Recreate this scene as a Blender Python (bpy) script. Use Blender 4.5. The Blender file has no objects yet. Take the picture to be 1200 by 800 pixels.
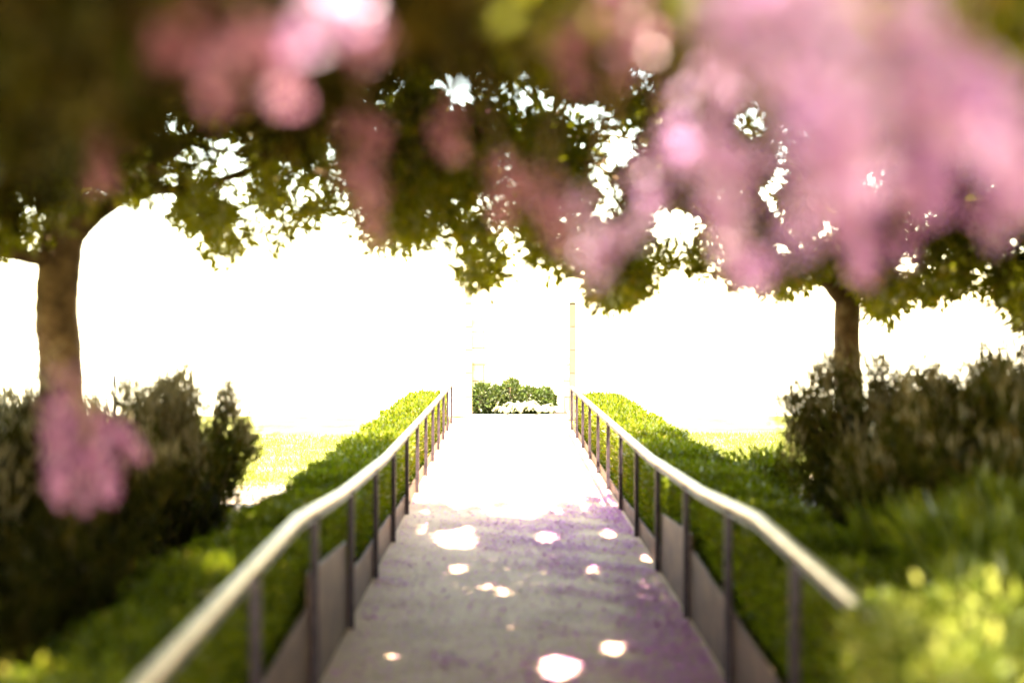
import bpy, bmesh, math, random
import numpy as np
from mathutils import Vector, Matrix
random.seed(7)
rng = np.random.default_rng(11)
R = math.radians
scene = bpy.context.scene
COL = scene.collection

# ------------------------------------------------------------------ camera, world, sun, exposure
EYE = 2.2
cam_d = bpy.data.cameras.new('camera')
cam = bpy.data.objects.new('camera', cam_d)
COL.objects.link(cam)
cam_d.lens = 45
cam_d.sensor_width = 36
cam_d.clip_start = 0.05
cam_d.clip_end = 3000
cam.location = (0, 0, EYE)
cam.rotation_euler = (R(90) - math.atan(28 / 1500), 0, -math.atan(10 / 1500))
cam_d.dof.use_dof = True
cam_d.dof.focus_distance = 23
cam_d.dof.aperture_fstop = 0.58
scene.camera = cam

SUN_EL, SUN_AZ = 62, 166        # azimuth: degrees from +Y (the way we look) clockwise to the right
sx = math.cos(R(SUN_EL)) * math.sin(R(SUN_AZ))
sy = math.cos(R(SUN_EL)) * math.cos(R(SUN_AZ))
sz = math.sin(R(SUN_EL))
SUNDIR = np.array([sx, sy, sz])
world = bpy.data.worlds.new('World')
scene.world = world
world.use_nodes = True
wn = world.node_tree
bg = wn.nodes['Background']
sky = wn.nodes.new('ShaderNodeTexSky')
sky.sky_type = 'NISHITA'
sky.sun_disc = False
sky.sun_elevation = R(SUN_EL)
sky.sun_rotation = R(SUN_AZ)
sky.dust_density = 1.0
sky.air_density = 1.0
sky.ozone_density = 0.6
warm = wn.nodes.new('ShaderNodeMix')         # warm summer haze in the air
warm.data_type = 'RGBA'
warm.blend_type = 'MULTIPLY'
warm.inputs[0].default_value = 1
warm.inputs[7].default_value = (1.0, .80, .56, 1)
wn.links.new(sky.outputs[0], warm.inputs[6])
wn.links.new(warm.outputs[2], bg.inputs[0])
bg.inputs[1].default_value = 0.15
sl = bpy.data.lights.new('sun', 'SUN')
sl.energy = 4
sl.angle = R(0.53)
sl.color = (1, .90, .70)
so = bpy.data.objects.new('sun', sl)
COL.objects.link(so)
so.rotation_euler = Vector((sx, sy, sz)).to_track_quat('Z', 'Y').to_euler()

scene.view_settings.view_transform = 'Standard'
scene.view_settings.look = 'None'
scene.view_settings.gamma = 1
scene.view_settings.use_curve_mapping = False
scene.view_settings.exposure = 4.2
scene.render.engine = 'CYCLES'
scene.cycles.use_denoising = True
scene.cycles.max_bounces = 8
scene.cycles.diffuse_bounces = 5
scene.cycles.transmission_bounces = 5
scene.cycles.sample_clamp_indirect = 6

# ------------------------------------------------------------------ helpers
def P(px, py, d):
    """a point of the place seen at (px,py) of the 1200x800 photograph, d metres down the path"""
    return Vector(((px - 590) / 1500 * d, d, EYE - (py - 372) / 1500 * d))

def project(p):
    p = np.atleast_2d(p)
    d = np.maximum(p[:, 1], 0.05)
    return 590 + p[:, 0] / d * 1500, 372 + (EYE - p[:, 2]) / d * 1500

def nmat(name, rough=0.7, spec=0.3):
    m = bpy.data.materials.new(name)
    m.use_nodes = True
    nt = m.node_tree
    b = nt.nodes['Principled BSDF']
    b.inputs['Roughness'].default_value = rough
    b.inputs['Specular IOR Level'].default_value = spec
    return m, nt, b

def ramp(nt, stops):
    r = nt.nodes.new('ShaderNodeValToRGB')
    e = r.color_ramp.elements
    e[0].position, e[0].color = stops[0][0], (*stops[0][1], 1)
    e[1].position, e[1].color = stops[-1][0], (*stops[-1][1], 1)
    for p, c in stops[1:-1]:
        k = e.new(p)
        k.color = (*c, 1)
    return r

def noise_mat(name, stops, scale=5, detail=6, rough=.8, bump=0.0, bscale=None, metallic=0, dist=.02, spec=.3):
    m, nt, b = nmat(name, rough, spec)
    tc = nt.nodes.new('ShaderNodeTexCoord')
    n = nt.nodes.new('ShaderNodeTexNoise')
    n.inputs['Scale'].default_value = scale
    n.inputs['Detail'].default_value = detail
    nt.links.new(tc.outputs['Object'], n.inputs['Vector'])
    r = ramp(nt, stops)
    nt.links.new(n.outputs['Fac'], r.inputs[0])
    nt.links.new(r.outputs[0], b.inputs['Base Color'])
    b.inputs['Metallic'].default_value = metallic
    if bump:
        n2 = nt.nodes.new('ShaderNodeTexNoise')
        n2.inputs['Scale'].default_value = bscale or scale * 6
        n2.inputs['Detail'].default_value = 5
        nt.links.new(tc.outputs['Object'], n2.inputs['Vector'])
        bp = nt.nodes.new('ShaderNodeBump')
        bp.inputs['Strength'].default_value = bump
        bp.inputs['Distance'].default_value = dist
        nt.links.new(n2.outputs['Fac'], bp.inputs['Height'])
        nt.links.new(bp.outputs[0], b.inputs['Normal'])
    return m

def leaf_mat(name, stops, trans=.4, tcol=(.30, .34, .025), gloss=.03):
    """one colour per leaf, picked from the ramp; thin leaves let light through"""
    m = bpy.data.materials.new(name)
    m.use_nodes = True
    nt = m.node_tree
    nt.nodes.clear()
    out = nt.nodes.new('ShaderNodeOutputMaterial')
    g = nt.nodes.new('ShaderNodeNewGeometry')
    r = ramp(nt, stops)
    nt.links.new(g.outputs['Random Per Island'], r.inputs[0])
    d = nt.nodes.new('ShaderNodeBsdfDiffuse')
    nt.links.new(r.outputs[0], d.inputs[0])
    t = nt.nodes.new('ShaderNodeBsdfTranslucent')
    mx = nt.nodes.new('ShaderNodeMix')
    mx.data_type = 'RGBA'
    mx.inputs[0].default_value = .6
    nt.links.new(r.outputs[0], mx.inputs[6])
    mx.inputs[7].default_value = (*tcol, 1)
    nt.links.new(mx.outputs[2], t.inputs[0])
    ms = nt.nodes.new('ShaderNodeMixShader')
    ms.inputs[0].default_value = trans
    nt.links.new(d.outputs[0], ms.inputs[1])
    nt.links.new(t.outputs[0], ms.inputs[2])
    gl = nt.nodes.new('ShaderNodeBsdfGlossy')
    gl.inputs['Roughness'].default_value = .5
    gl.inputs[0].default_value = (.9, .9, .8, 1)
    m2 = nt.nodes.new('ShaderNodeMixShader')
    fr = nt.nodes.new('ShaderNodeFresnel')
    fr.inputs[0].default_value = 1.35
    ml = nt.nodes.new('ShaderNodeMath')
    ml.operation = 'MULTIPLY'
    ml.inputs[1].default_value = gloss * 5
    nt.links.new(fr.outputs[0], ml.inputs[0])
    nt.links.new(ml.outputs[0], m2.inputs[0])
    nt.links.new(ms.outputs[0], m2.inputs[1])
    nt.links.new(gl.outputs[0], m2.inputs[2])
    nt.links.new(m2.outputs[0], out.inputs[0])
    return m

def link(name, me, mat, parent=None, loc=None):
    me.name = name
    if mat: me.materials.append(mat)
    o = bpy.data.objects.new(name, me)
    COL.objects.link(o)
    if parent: o.parent = parent
    if loc is not None: o.location = loc
    return o

def tag(o, label, cat, group=None, kind=None):
    o['label'] = label
    o['category'] = cat
    if group: o['group'] = group
    if kind: o['kind'] = kind
    return o

def struct(o, label=None):
    o['kind'] = 'structure'
    if label: o['label'] = label
    return o

def root(name, loc, label, cat, group=None, kind=None):
    o = bpy.data.objects.new(name, None)
    o.empty_display_size = .2
    COL.objects.link(o)
    o.location = loc
    return tag(o, label, cat, group, kind)

def np_mesh(verts, faces):
    me = bpy.data.meshes.new('m')
    verts = np.asarray(verts, dtype=np.float32)
    faces = np.asarray(faces, dtype=np.int32)
    n, k = faces.shape
    me.vertices.add(len(verts))
    me.vertices.foreach_set('co', verts.ravel())
    me.loops.add(n * k)
    me.loops.foreach_set('vertex_index', faces.ravel())
    me.polygons.add(n)
    me.polygons.foreach_set('loop_start', np.arange(0, n * k, k, dtype=np.int32))
    me.polygons.foreach_set('loop_total', np.full(n, k, dtype=np.int32))
    me.update(calc_edges=True)
    return me

def unit(v):
    return v / np.maximum(np.linalg.norm(v, axis=-1, keepdims=True), 1e-9)

def leaves_mesh(pos, axis, length, width, fold=.25, origin=(0, 0, 0)):
    """leaf blades: rhombic folded blades with their foot at pos, pointing along axis"""
    n = len(pos)
    axis = unit(axis)
    up = rng.normal(size=(n, 3))
    side = unit(np.cross(axis, up))
    nor = unit(np.cross(side, axis))
    L = np.broadcast_to(np.asarray(length), (n,))[:, None]
    W = np.broadcast_to(np.asarray(width), (n,))[:, None]
    base = pos - np.array(origin)
    tip = base + axis * L + nor * L * rng.uniform(-.25, .1, (n, 1))
    mid = base + axis * L * .45
    l = mid + side * W * .5 + nor * W * fold
    r = mid - side * W * .5 + nor * W * fold
    v = np.stack([base, l, tip, r], axis=1).reshape(-1, 3)
    i = np.arange(n)[:, None] * 4
    f = np.concatenate([i + np.array([0, 1, 2]), i + np.array([0, 2, 3])], axis=1).reshape(-1, 3)
    return np_mesh(v, f)

def tube_data(pts, radii, seg=10, jitter=0.0):
    pts = [Vector(p) for p in pts]
    vs, fs = [], []
    n = len(pts)
    prev = None
    for i, p in enumerate(pts):
        t = (pts[min(i + 1, n - 1)] - pts[max(i - 1, 0)]).normalized()
        a = Vector((1, 0, 0)) if prev is None else prev
        if abs(t.dot(a)) > .95: a = Vector((0, 1, 0))
        u = (a - t * a.dot(t)).normalized()
        prev = u
        w = t.cross(u)
        for k in range(seg):
            an = 2 * math.pi * k / seg
            rr = radii[i] * (1 + random.uniform(-jitter, jitter))
            vs.append(p + (u * math.cos(an) + w * math.sin(an)) * rr)
    for i in range(n - 1):
        for k in range(seg):
            k2 = (k + 1) % seg
            fs.append((i * seg + k, i * seg + k2, (i + 1) * seg + k2, (i + 1) * seg + k))
    fs.append(tuple(range(seg))[::-1])
    fs.append(tuple((n - 1) * seg + k for k in range(seg)))
    return vs, fs

class MB:
    def __init__(s): s.v, s.f = [], []
    def add(s, vs, fs):
        o = len(s.v)
        s.v += [Vector(v) for v in vs]
        s.f += [tuple(i + o for i in f) for f in fs]
    def tube(s, pts, radii, seg=10, jitter=0.0):
        if not hasattr(radii, '__len__'): radii = [radii] * len(pts)
        s.add(*tube_data(pts, radii, seg, jitter))
    def box(s, lo, hi):
        x0, y0, z0 = lo; x1, y1, z1 = hi
        s.add([(x0, y0, z0), (x1, y0, z0), (x1, y1, z0), (x0, y1, z0), (x0, y0, z1), (x1, y0, z1), (x1, y1, z1), (x0, y1, z1)],
              [(0, 3, 2, 1), (4, 5, 6, 7), (0, 1, 5, 4), (1, 2, 6, 5), (2, 3, 7, 6), (3, 0, 4, 7)])
    def build(s, name, mat, parent=None, smooth=False, origin=None, bevel=0):
        off = Vector(origin) if origin is not None else Vector((0, 0, 0))
        me = bpy.data.meshes.new(name)
        me.from_pydata([v - off for v in s.v], [], s.f)
        if smooth: me.polygons.foreach_set('use_smooth', [True] * len(me.polygons))
        me.update()
        o = link(name, me, mat, parent)
        if bevel:
            b = o.modifiers.new('bevel', 'BEVEL')
            b.width = bevel
            b.segments = 2
            b.limit_method = 'ANGLE'
        return o

def spline(pts, n=8):
    """Catmull-Rom through the points"""
    p = [Vector(q) for q in pts]
    p = [p[0] * 2 - p[1]] + p + [p[-1] * 2 - p[-2]]
    out = []
    for i in range(1, len(p) - 2):
        for k in range(n):
            t = k / n
            a, b, c, d = p[i - 1:i + 3]
            out.append(.5 * ((2 * b) + (c - a) * t + (2 * a - 5 * b + 4 * c - d) * t * t + (3 * b - a - 3 * c + d) * t ** 3))
    out.append(p[-2])
    return out

# ------------------------------------------------------------------ materials
M = {}
M['lawn'] = noise_mat('lawn_grass', [(.3, (.09, .105, .012)), (.5, (.15, .155, .03)), (.7, (.27, .24, .09))], 1.2, 8, .9, .6, 40)
M['soil'] = noise_mat('mulch', [(.3, (.012, .008, .005)), (.7, (.05, .032, .02))], 12, 8, .95, .9, 30, dist=.04)
M['gravel'] = noise_mat('gravel', [(.35, (.16, .11, .08)), (.6, (.34, .26, .20))], 30, 8, .95, .8, 60)
M['edge'] = noise_mat('edging_stone', [(.3, (.16, .14, .11)), (.7, (.32, .28, .22))], 6, 6, .9, .5, 30)
M['bark'] = noise_mat('bark', [(.3, (.06, .035, .018)), (.55, (.14, .085, .045)), (.75, (.24, .16, .09))], 7, 8, .85, .8, 25, dist=.03)
M['twig'] = noise_mat('twig_bark', [(.3, (.06, .035, .02)), (.7, (.13, .08, .04))], 20, 4, .8)
M['rail'] = noise_mat('brushed_rail', [(.35, (.46, .37, .25)), (.65, (.60, .50, .36))], 8, 6, .42, .08, 90, metallic=.75)
M['post'] = noise_mat('dark_bronze_paint', [(.35, (.018, .011, .017)), (.65, (.042, .028, .034))], 14, 6, .55, .1, 80, metallic=.3)
M['plate'] = noise_mat('brown_steel_plate', [(.3, (.065, .036, .024)), (.5, (.105, .06, .038)), (.7, (.15, .09, .055))], 5, 9, .6, .15, 60, metallic=.2)
M['wire'] = noise_mat('galvanised_wire', [(.3, (.05, .045, .04)), (.7, (.12, .11, .10))], 14, 2, .5, metallic=.5)

# crepe myrtle leaves, several greens
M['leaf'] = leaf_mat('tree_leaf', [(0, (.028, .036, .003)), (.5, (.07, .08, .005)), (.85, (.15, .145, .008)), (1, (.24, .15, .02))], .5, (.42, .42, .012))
M['leaf_dark'] = leaf_mat('shade_tree_leaf', [(0, (.006, .007, .001)), (.6, (.016, .016, .002)), (1, (.045, .032, .005))], .22, (.10, .09, .006), .006)  # same leaf with its colour darkened to imitate deep shade
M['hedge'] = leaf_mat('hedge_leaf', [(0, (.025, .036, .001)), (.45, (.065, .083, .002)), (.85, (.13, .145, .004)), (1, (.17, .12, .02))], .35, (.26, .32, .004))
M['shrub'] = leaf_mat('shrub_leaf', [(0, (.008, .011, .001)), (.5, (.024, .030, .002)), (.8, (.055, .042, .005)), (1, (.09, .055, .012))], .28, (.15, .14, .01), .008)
M['plume'] = leaf_mat('dry_plume', [(0, (.10, .08, .035)), (.6, (.20, .16, .08)), (1, (.30, .24, .14))], .4, (.34, .28, .12), .03)
M['blade'] = leaf_mat('grass_blade', [(0, (.045, .07, .002)), (.5, (.10, .13, .004)), (1, (.22, .21, .01))], .4, (.32, .36, .01))
M['bright_leaf'] = leaf_mat('bright_leaf', [(0, (.035, .055, .003)), (.5, (.09, .11, .008)), (1, (.28, .27, .06))], .4, (.34, .38, .03))  # leaf colour paled to imitate a burst of direct sun
M['straw'] = leaf_mat('lawn_blade', [(0, (.06, .085, .004)), (.5, (.12, .14, .01)), (1, (.26, .24, .05))], .35, (.4, .4, .08))
M['planter_leaf'] = leaf_mat('planter_leaf', [(0, (.02, .035, .006)), (.7, (.05, .07, .012)), (1, (.09, .10, .02))], .2, (.1, .14, .02), .05)
M['pale_blade'] = leaf_mat('cream_blade', [(0, (.35, .36, .2)), (1, (.6, .6, .42))], .25, (.6, .6, .4))
M['petal'] = leaf_mat('pink_petal', [(0, (.22, .08, .22)), (.5, (.38, .19, .39)), (1, (.68, .50, .66))], .4, (.44, .25, .44), .04)
M['petal_red'] = leaf_mat('rose_petal', [(0, (.14, .05, .08)), (.6, (.25, .09, .15)), (1, (.50, .26, .36))], .35, (.28, .12, .17), .04)
M['petal_mauve'] = leaf_mat('mauve_petal', [(0, (.20, .07, .24)), (.5, (.32, .13, .34)), (1, (.50, .28, .50))], .35, (.36, .16, .38), .04)
M['petal_low'] = leaf_mat('dusky_petal', [(0, (.12, .03, .10)), (.5, (.27, .10, .21)), (1, (.50, .26, .40))], .3, (.26, .12, .22), .04)
M['petal_fallen'] = leaf_mat('fallen_petal', [(0, (.38, .10, .36)), (.5, (.50, .17, .47)), (1, (.64, .30, .56))], .2, (.6, .25, .5), .02)
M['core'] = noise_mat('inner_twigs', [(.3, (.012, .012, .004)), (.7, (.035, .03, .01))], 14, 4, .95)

# path concrete: fine speckle, broad stains, leaf-coloured dirt
def path_mat():
    m, nt, b = nmat('path_concrete', .75, .3)
    tc = nt.nodes.new('ShaderNodeTexCoord')
    n1 = nt.nodes.new('ShaderNodeTexNoise'); n1.inputs['Scale'].default_value = 1.3; n1.inputs['Detail'].default_value = 8
    n2 = nt.nodes.new('ShaderNodeTexNoise'); n2.inputs['Scale'].default_value = 28; n2.inputs['Detail'].default_value = 8; n2.inputs['Roughness'].default_value = .7
    for n in (n1, n2): nt.links.new(tc.outputs['Object'], n.inputs['Vector'])
    r1 = ramp(nt, [(.3, (.42, .28, .185)), (.5, (.56, .395, .27)), (.72, (.66, .48, .335))])
    nt.links.new(n1.outputs['Fac'], r1.inputs[0])
    r2 = ramp(nt, [(.35, (.62, .60, .58)), (.6, (1, 1, 1))])
    nt.links.new(n2.outputs['Fac'], r2.inputs[0])
    mx = nt.nodes.new('ShaderNodeMix'); mx.data_type = 'RGBA'; mx.blend_type = 'MULTIPLY'; mx.inputs[0].default_value = .8
    nt.links.new(r1.outputs[0], mx.inputs[6]); nt.links.new(r2.outputs[0], mx.inputs[7])
    nt.links.new(mx.outputs[2], b.inputs['Base Color'])
    bp = nt.nodes.new('ShaderNodeBump'); bp.inputs['Strength'].default_value = .5; bp.inputs['Distance'].default_value = .01
    nt.links.new(n2.outputs['Fac'], bp.inputs['Height']); nt.links.new(bp.outputs[0], b.inputs['Normal'])
    return m
M['path'] = path_mat()

def stone_mat(name, c1, c2, mortar, bw=.62, rh=.38, axis='XZ', msize=.012):
    m, nt, b = nmat(name, .85, .2)
    tc = nt.nodes.new('ShaderNodeTexCoord')
    sp = nt.nodes.new('ShaderNodeSeparateXYZ'); cb = nt.nodes.new('ShaderNodeCombineXYZ')
    nt.links.new(tc.outputs['Object'], sp.inputs[0])
    nt.links.new(sp.outputs[axis[0]], cb.inputs[0]); nt.links.new(sp.outputs['Z'], cb.inputs[1])
    br = nt.nodes.new('ShaderNodeTexBrick')
    br.inputs['Scale'].default_value = 1
    br.inputs['Brick Width'].default_value = bw
    br.inputs['Row Height'].default_value = rh
    br.inputs['Mortar Size'].default_value = msize
    br.inputs['Color1'].default_value = (*c1, 1); br.inputs['Color2'].default_value = (*c2, 1); br.inputs['Mortar'].default_value = (*mortar, 1)
    nt.links.new(cb.outputs[0], br.inputs['Vector'])
    n = nt.nodes.new('ShaderNodeTexNoise'); n.inputs['Scale'].default_value = 4; n.inputs['Detail'].default_value = 8
    nt.links.new(tc.outputs['Object'], n.inputs['Vector'])
    r = ramp(nt, [(.3, (.78, .74, .66)), (.6, (1, 1, 1))])
    nt.links.new(n.outputs['Fac'], r.inputs[0])
    mx = nt.nodes.new('ShaderNodeMix'); mx.data_type = 'RGBA'; mx.blend_type = 'MULTIPLY'; mx.inputs[0].default_value = .6
    nt.links.new(br.outputs[0], mx.inputs[6]); nt.links.new(r.outputs[0], mx.inputs[7])
    nt.links.new(mx.outputs[2], b.inputs['Base Color'])
    bp = nt.nodes.new('ShaderNodeBump'); bp.inputs['Strength'].default_value = .6; bp.inputs['Distance'].default_value = .01; bp.invert = True
    nt.links.new(br.outputs['Fac'], bp.inputs['Height']); nt.links.new(bp.outputs[0], b.inputs['Normal'])
    return m
def painted_shade(m, x0, x1):  # mottled darkening of the left blocks, shade put into the stone colour
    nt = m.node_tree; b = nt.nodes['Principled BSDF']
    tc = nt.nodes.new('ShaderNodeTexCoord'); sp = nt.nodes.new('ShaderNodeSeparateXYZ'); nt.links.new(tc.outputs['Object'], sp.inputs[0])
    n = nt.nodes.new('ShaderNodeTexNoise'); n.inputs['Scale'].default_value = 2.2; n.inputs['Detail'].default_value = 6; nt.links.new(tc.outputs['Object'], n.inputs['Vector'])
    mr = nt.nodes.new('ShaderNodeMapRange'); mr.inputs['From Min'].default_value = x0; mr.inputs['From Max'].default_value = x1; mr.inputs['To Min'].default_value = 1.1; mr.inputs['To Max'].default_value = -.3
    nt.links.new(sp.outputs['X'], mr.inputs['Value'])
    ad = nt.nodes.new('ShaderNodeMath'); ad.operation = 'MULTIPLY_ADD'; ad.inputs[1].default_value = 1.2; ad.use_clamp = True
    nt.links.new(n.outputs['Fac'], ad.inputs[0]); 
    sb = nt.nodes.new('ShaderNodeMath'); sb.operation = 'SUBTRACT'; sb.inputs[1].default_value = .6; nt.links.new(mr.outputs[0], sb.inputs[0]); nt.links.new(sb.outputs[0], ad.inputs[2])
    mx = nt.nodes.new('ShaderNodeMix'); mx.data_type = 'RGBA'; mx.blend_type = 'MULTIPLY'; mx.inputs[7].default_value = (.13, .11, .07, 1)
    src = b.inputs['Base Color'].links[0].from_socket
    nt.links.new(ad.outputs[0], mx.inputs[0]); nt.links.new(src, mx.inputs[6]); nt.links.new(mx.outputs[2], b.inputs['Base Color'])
M['stone'] = stone_mat('pale_limestone', (.74, .70, .60), (.66, .61, .50), (.20, .15, .08))
painted_shade(M['stone'], -1.3, -.1)
M['stone_side'] = stone_mat('pale_limestone_side', (.78, .75, .68), (.72, .69, .60), (.40, .34, .25), .8, .38)
M['stone_post'] = stone_mat('post_limestone', (.11, .086, .058), (.078, .06, .042), (.04, .03, .02), 3.0, .5, 'Y')
M['cap_post'] = stone_mat('pale_post_limestone', (.22, .19, .12), (.17, .14, .085), (.08, .06, .03), 3.0, .5, 'Y')
M['cap'] = noise_mat('cap_stone', [(.3, (.62, .58, .48)), (.7, (.74, .70, .62))], 5, 6, .85, .4, 30)

# ------------------------------------------------------------------ ground, path, beds
def sheet(name, x0, x1, y0, y1, z, mat, nx=1, ny=1, wob=0.0):
    vs, fs = [], []
    for j in range(ny + 1):
        for i in range(nx + 1):
            ex = (i in (0, nx))
            vs.append((x0 + (x1 - x0) * i / nx + (random.uniform(-wob, wob) if ex else 0), y0 + (y1 - y0) * j / ny + (random.uniform(-wob, wob) if j in (0, ny) else 0), z))
    for j in range(ny):
        for i in range(nx):
            a = j * (nx + 1) + i
            fs.append((a, a + 1, a + nx + 2, a + nx + 1))
    mb = MB(); mb.add(vs, fs)
    return struct(mb.build(name, mat))

PL, PR = -1.12, 1.38          # path edges
sheet('ground', -400, 400, -200, 900, -.03, M['lawn'])
sheet('garden_bed', -14, PL - .1, -6, 14.3, -.018, M['soil'], 8, 24, .12)
sheet('garden_bed', PR + .1, 14, -6, 15.9, -.018, M['soil'], 8, 24, .12)
sheet('gravel_strip', -14, PL - .9, 14.3, 17.0, -.022, M['gravel'], 8, 4, .15)
sheet('gravel_strip', PR + .9, 14, 15.9, 18.4, -.022, M['gravel'], 8, 4, .15)
mb = MB(); mb.box((PL, -6, -.2), (PR, 28.0, 0)); struct(mb.build('path', M['path']))

# ------------------------------------------------------------------ railings
def rail_z(d):
    return float(np.interp(d, [0, 3.5, 6.7, 8.55, 11.6, 27], [1.10, 1.10, 1.145, 1.03, .93, .82]))

def railing(side, x, posts, end, label, heights):
    t = root('railing', (x, posts[0], 0), label, 'railing', 'railings along the path')
    o0 = (x, posts[0], 0)
    mb = MB()
    brk = [-1.5, 3.5, 6.7, 8.55, 11.6, end]
    pts = []
    for a, b in zip(brk[:-1], brk[1:]):
        for k in range(4):
            y = a + (b - a) * k / 4
            pts.append((x, y, rail_z(y) - .0))
    pts.append((x, end, rail_z(end)))
    pts.append((x, end + .05, rail_z(end) - .05))
    mb.tube(pts, .029, 14)
    mb.build('handrail', M['rail'], t, True, o0)
    mb = MB()
    mb.tube([(p[0], p[1], p[2] - .055) for p in pts[:-1]], .014, 8)
    mb.build('under_rail', M['post'], t, True, o0)
    for y in posts:
        p = MB()
        p.box((x - .022, y - .022, -.1), (x + .022, y + .022, rail_z(y) - .035))
        p.build('post', M['post'], t, False, o0, bevel=.004)
        f = MB()
        f.box((x - .05, y - .05, -.05), (x + .05, y + .05, .012))
    for (a, b, ha, hb) in heights:
        p = MB()
        xs = x + side * .038
        w = .010
        p.add([(xs - w, a, -.08), (xs + w, a, -.08), (xs + w, b, -.08), (xs - w, b, -.08), (xs - w, a, ha), (xs + w, a, ha), (xs + w, b, hb), (xs - w, b, hb)],
              [(0, 3, 2, 1), (4, 5, 6, 7), (0, 1, 5, 4), (1, 2, 6, 5), (2, 3, 7, 6), (3, 0, 4, 7)])
        p.build('kick_plate', M['plate'], t, False, o0, bevel=.002)
    return t

SP = 1.75
lp = [5.55 + SP * i for i in range(-3, 13)]
rp = [5.85 + SP * i for i in range(-3, 12)]
railing(-1, PL + .04, lp, 27.0, 'metal railing on the side of the path nearer the thick dark trunk', 
        [(-1, lp[3], .52, .50), (lp[3] + .012, lp[4] - .02, .50, .56), (lp[4] + .0, lp[5] - .012, .74, .62), (lp[5], lp[7], .34, .27), (lp[7] + .012, lp[10], .22, .14), (lp[10] + .012, 27, .12, .10)])
railing(1, PR - .04, rp, 25.1, 'metal railing beside the hedge with the sunlit patch of leaves',
        [(-1, rp[3], .40, .36), (rp[3] + .012, rp[5] - .02, .36, .52), (rp[5] + .0, rp[6] - .012, .62, .50), (rp[6], rp[8], .20, .14), (rp[8] + .012, 25.1, .12, .10)])

# ------------------------------------------------------------------ light through the trees: where the sun reaches the path and the hedge
# (x, y, z, rx, ry): openings in the leaf cover stand where the sunbeams to these spots pass
def spot(px, py, wpx, hpx, z=0):
    d = 1500 * (EYE - z) / (py - 372)
    d2 = 1500 * (EYE - z) / (py - hpx / 2 - 372)
    return ((px - 590) / 1500 * d, d, z, wpx / 2 / 1500 * d, max(.06, (d2 - d)))
SPOTS = [spot(535, 630, 56, 26), spot(640, 630, 34, 14), spot(712, 628, 26, 14), spot(537, 668, 32, 12), spot(568, 688, 16, 9), spot(590, 694, 24, 10),
         spot(655, 785, 60, 36), spot(718, 760, 36, 20), spot(495, 620, 14, 14), spot(695, 668, 22, 12), spot(460, 770, 30, 10), spot(610, 600, 60, 16),
         spot(760, 655, 20, 9), spot(600, 735, 20, 8)]
SPOTS += [(.13, 17.9, 0, 1.9, 3.3)]      # the open sun past the trees
SPOTS += [(1.62, 5.3, 1.0, .22, .4), (1.50, 4.45, 1.1, .24, .32), (1.85, 4.7, 1.1, .16, .3), (1.36, 3.8, 1.1, .16, .25), (1.62, 3.7, 1.1, .10, .16), (2.6, 4.6, 1.4, .3, .4),
          (-1.75, 4.6, .85, .2, .25), (-1.5, 6.6, .85, .15, .2), (1.9, 6.9, .9, .2, .2), (2.9, 6.2, 1.2, .25, .3)]

def sun_open(p, grow=1.0):
    """True where a leaf would stand in one of the beams (or shade the far, open half of the path)"""
    p = np.atleast_2d(p)
    bad = np.zeros(len(p), bool)
    for (x, y, z, rx, ry) in SPOTS:
        k = (p[:, 2] - z) / sz
        qx = p[:, 0] - sx * k
        qy = p[:, 1] - sy * k
        bad |= ((qx - x) / (rx * grow)) ** 2 + ((qy - y) / (ry * grow)) ** 2 < 1 + .32 * np.sin(qx * 7.3 + y) * np.sin(qy * 5.1 + x * 3) + .25 * np.sin(qx * 17 + 2 * qy)
    return bad

# openings through which the pale sky shows between the clumps of leaves (px, py, r)
GAPS = [(540, 105, 30), (440, 105, 20), (515, 95, 12), (275, 195, 21), (232, 185, 11), (180, 237, 12), (288, 236, 9), (303, 262, 13), (360, 225, 8), (730, 178, 22), (700, 128, 17),
        (775, 258, 19), (808, 266, 19), (718, 238, 20), (880, 140, 22), (900, 235, 14), (910, 250, 12), (970, 266, 16), (15, 175, 22), (20, 205, 14), (185, 118, 12), (140, 80, 10), (137, 100, 10), (30, 240, 12),
        (270, 165, 10), (130, 240, 10), (750, 80, 10), (655, 122, 14), (400, 258, 8), (1030, 225, 10), (1110, 205, 8), (915, 285, 18), (1060, 310, 18), (1190, 285, 18), (1150, 320, 12), (765, 100, 12), (1035, 205, 10),
        (340, 190, 10), (880, 345, 18), (840, 330, 14)]
NBIG = len(GAPS)
_g = random.Random(21)
for _k in range(45):
    GAPS.append((_g.uniform(60, 1200), _g.uniform(70, 240), _g.uniform(7, 12.4)))
for _k in range(150):
    GAPS.append((_g.uniform(0, 1200), 300 - 190 * _g.random() ** 1.4, _g.uniform(3, 11)))
OUTX = [-200, 0, 45, 95, 110, 150, 175, 215, 235, 262, 290, 330, 350, 405, 430, 460, 500, 538, 548, 572, 585, 600, 640, 690, 712, 738, 765, 800, 860, 890, 930, 965, 1010, 1030, 1060, 1130, 1180, 1200, 1500]
OUTY = [320, 310, 300, 290, 262, 245, 248, 262, 315, 320, 285, 300, 275, 262, 300, 310, 295, 300, 345, 345, 300, 290, 320, 330, 365, 365, 320, 320, 345, 366, 345, 330, 338, 385, 358, 352, 355, 400, 400]

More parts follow.
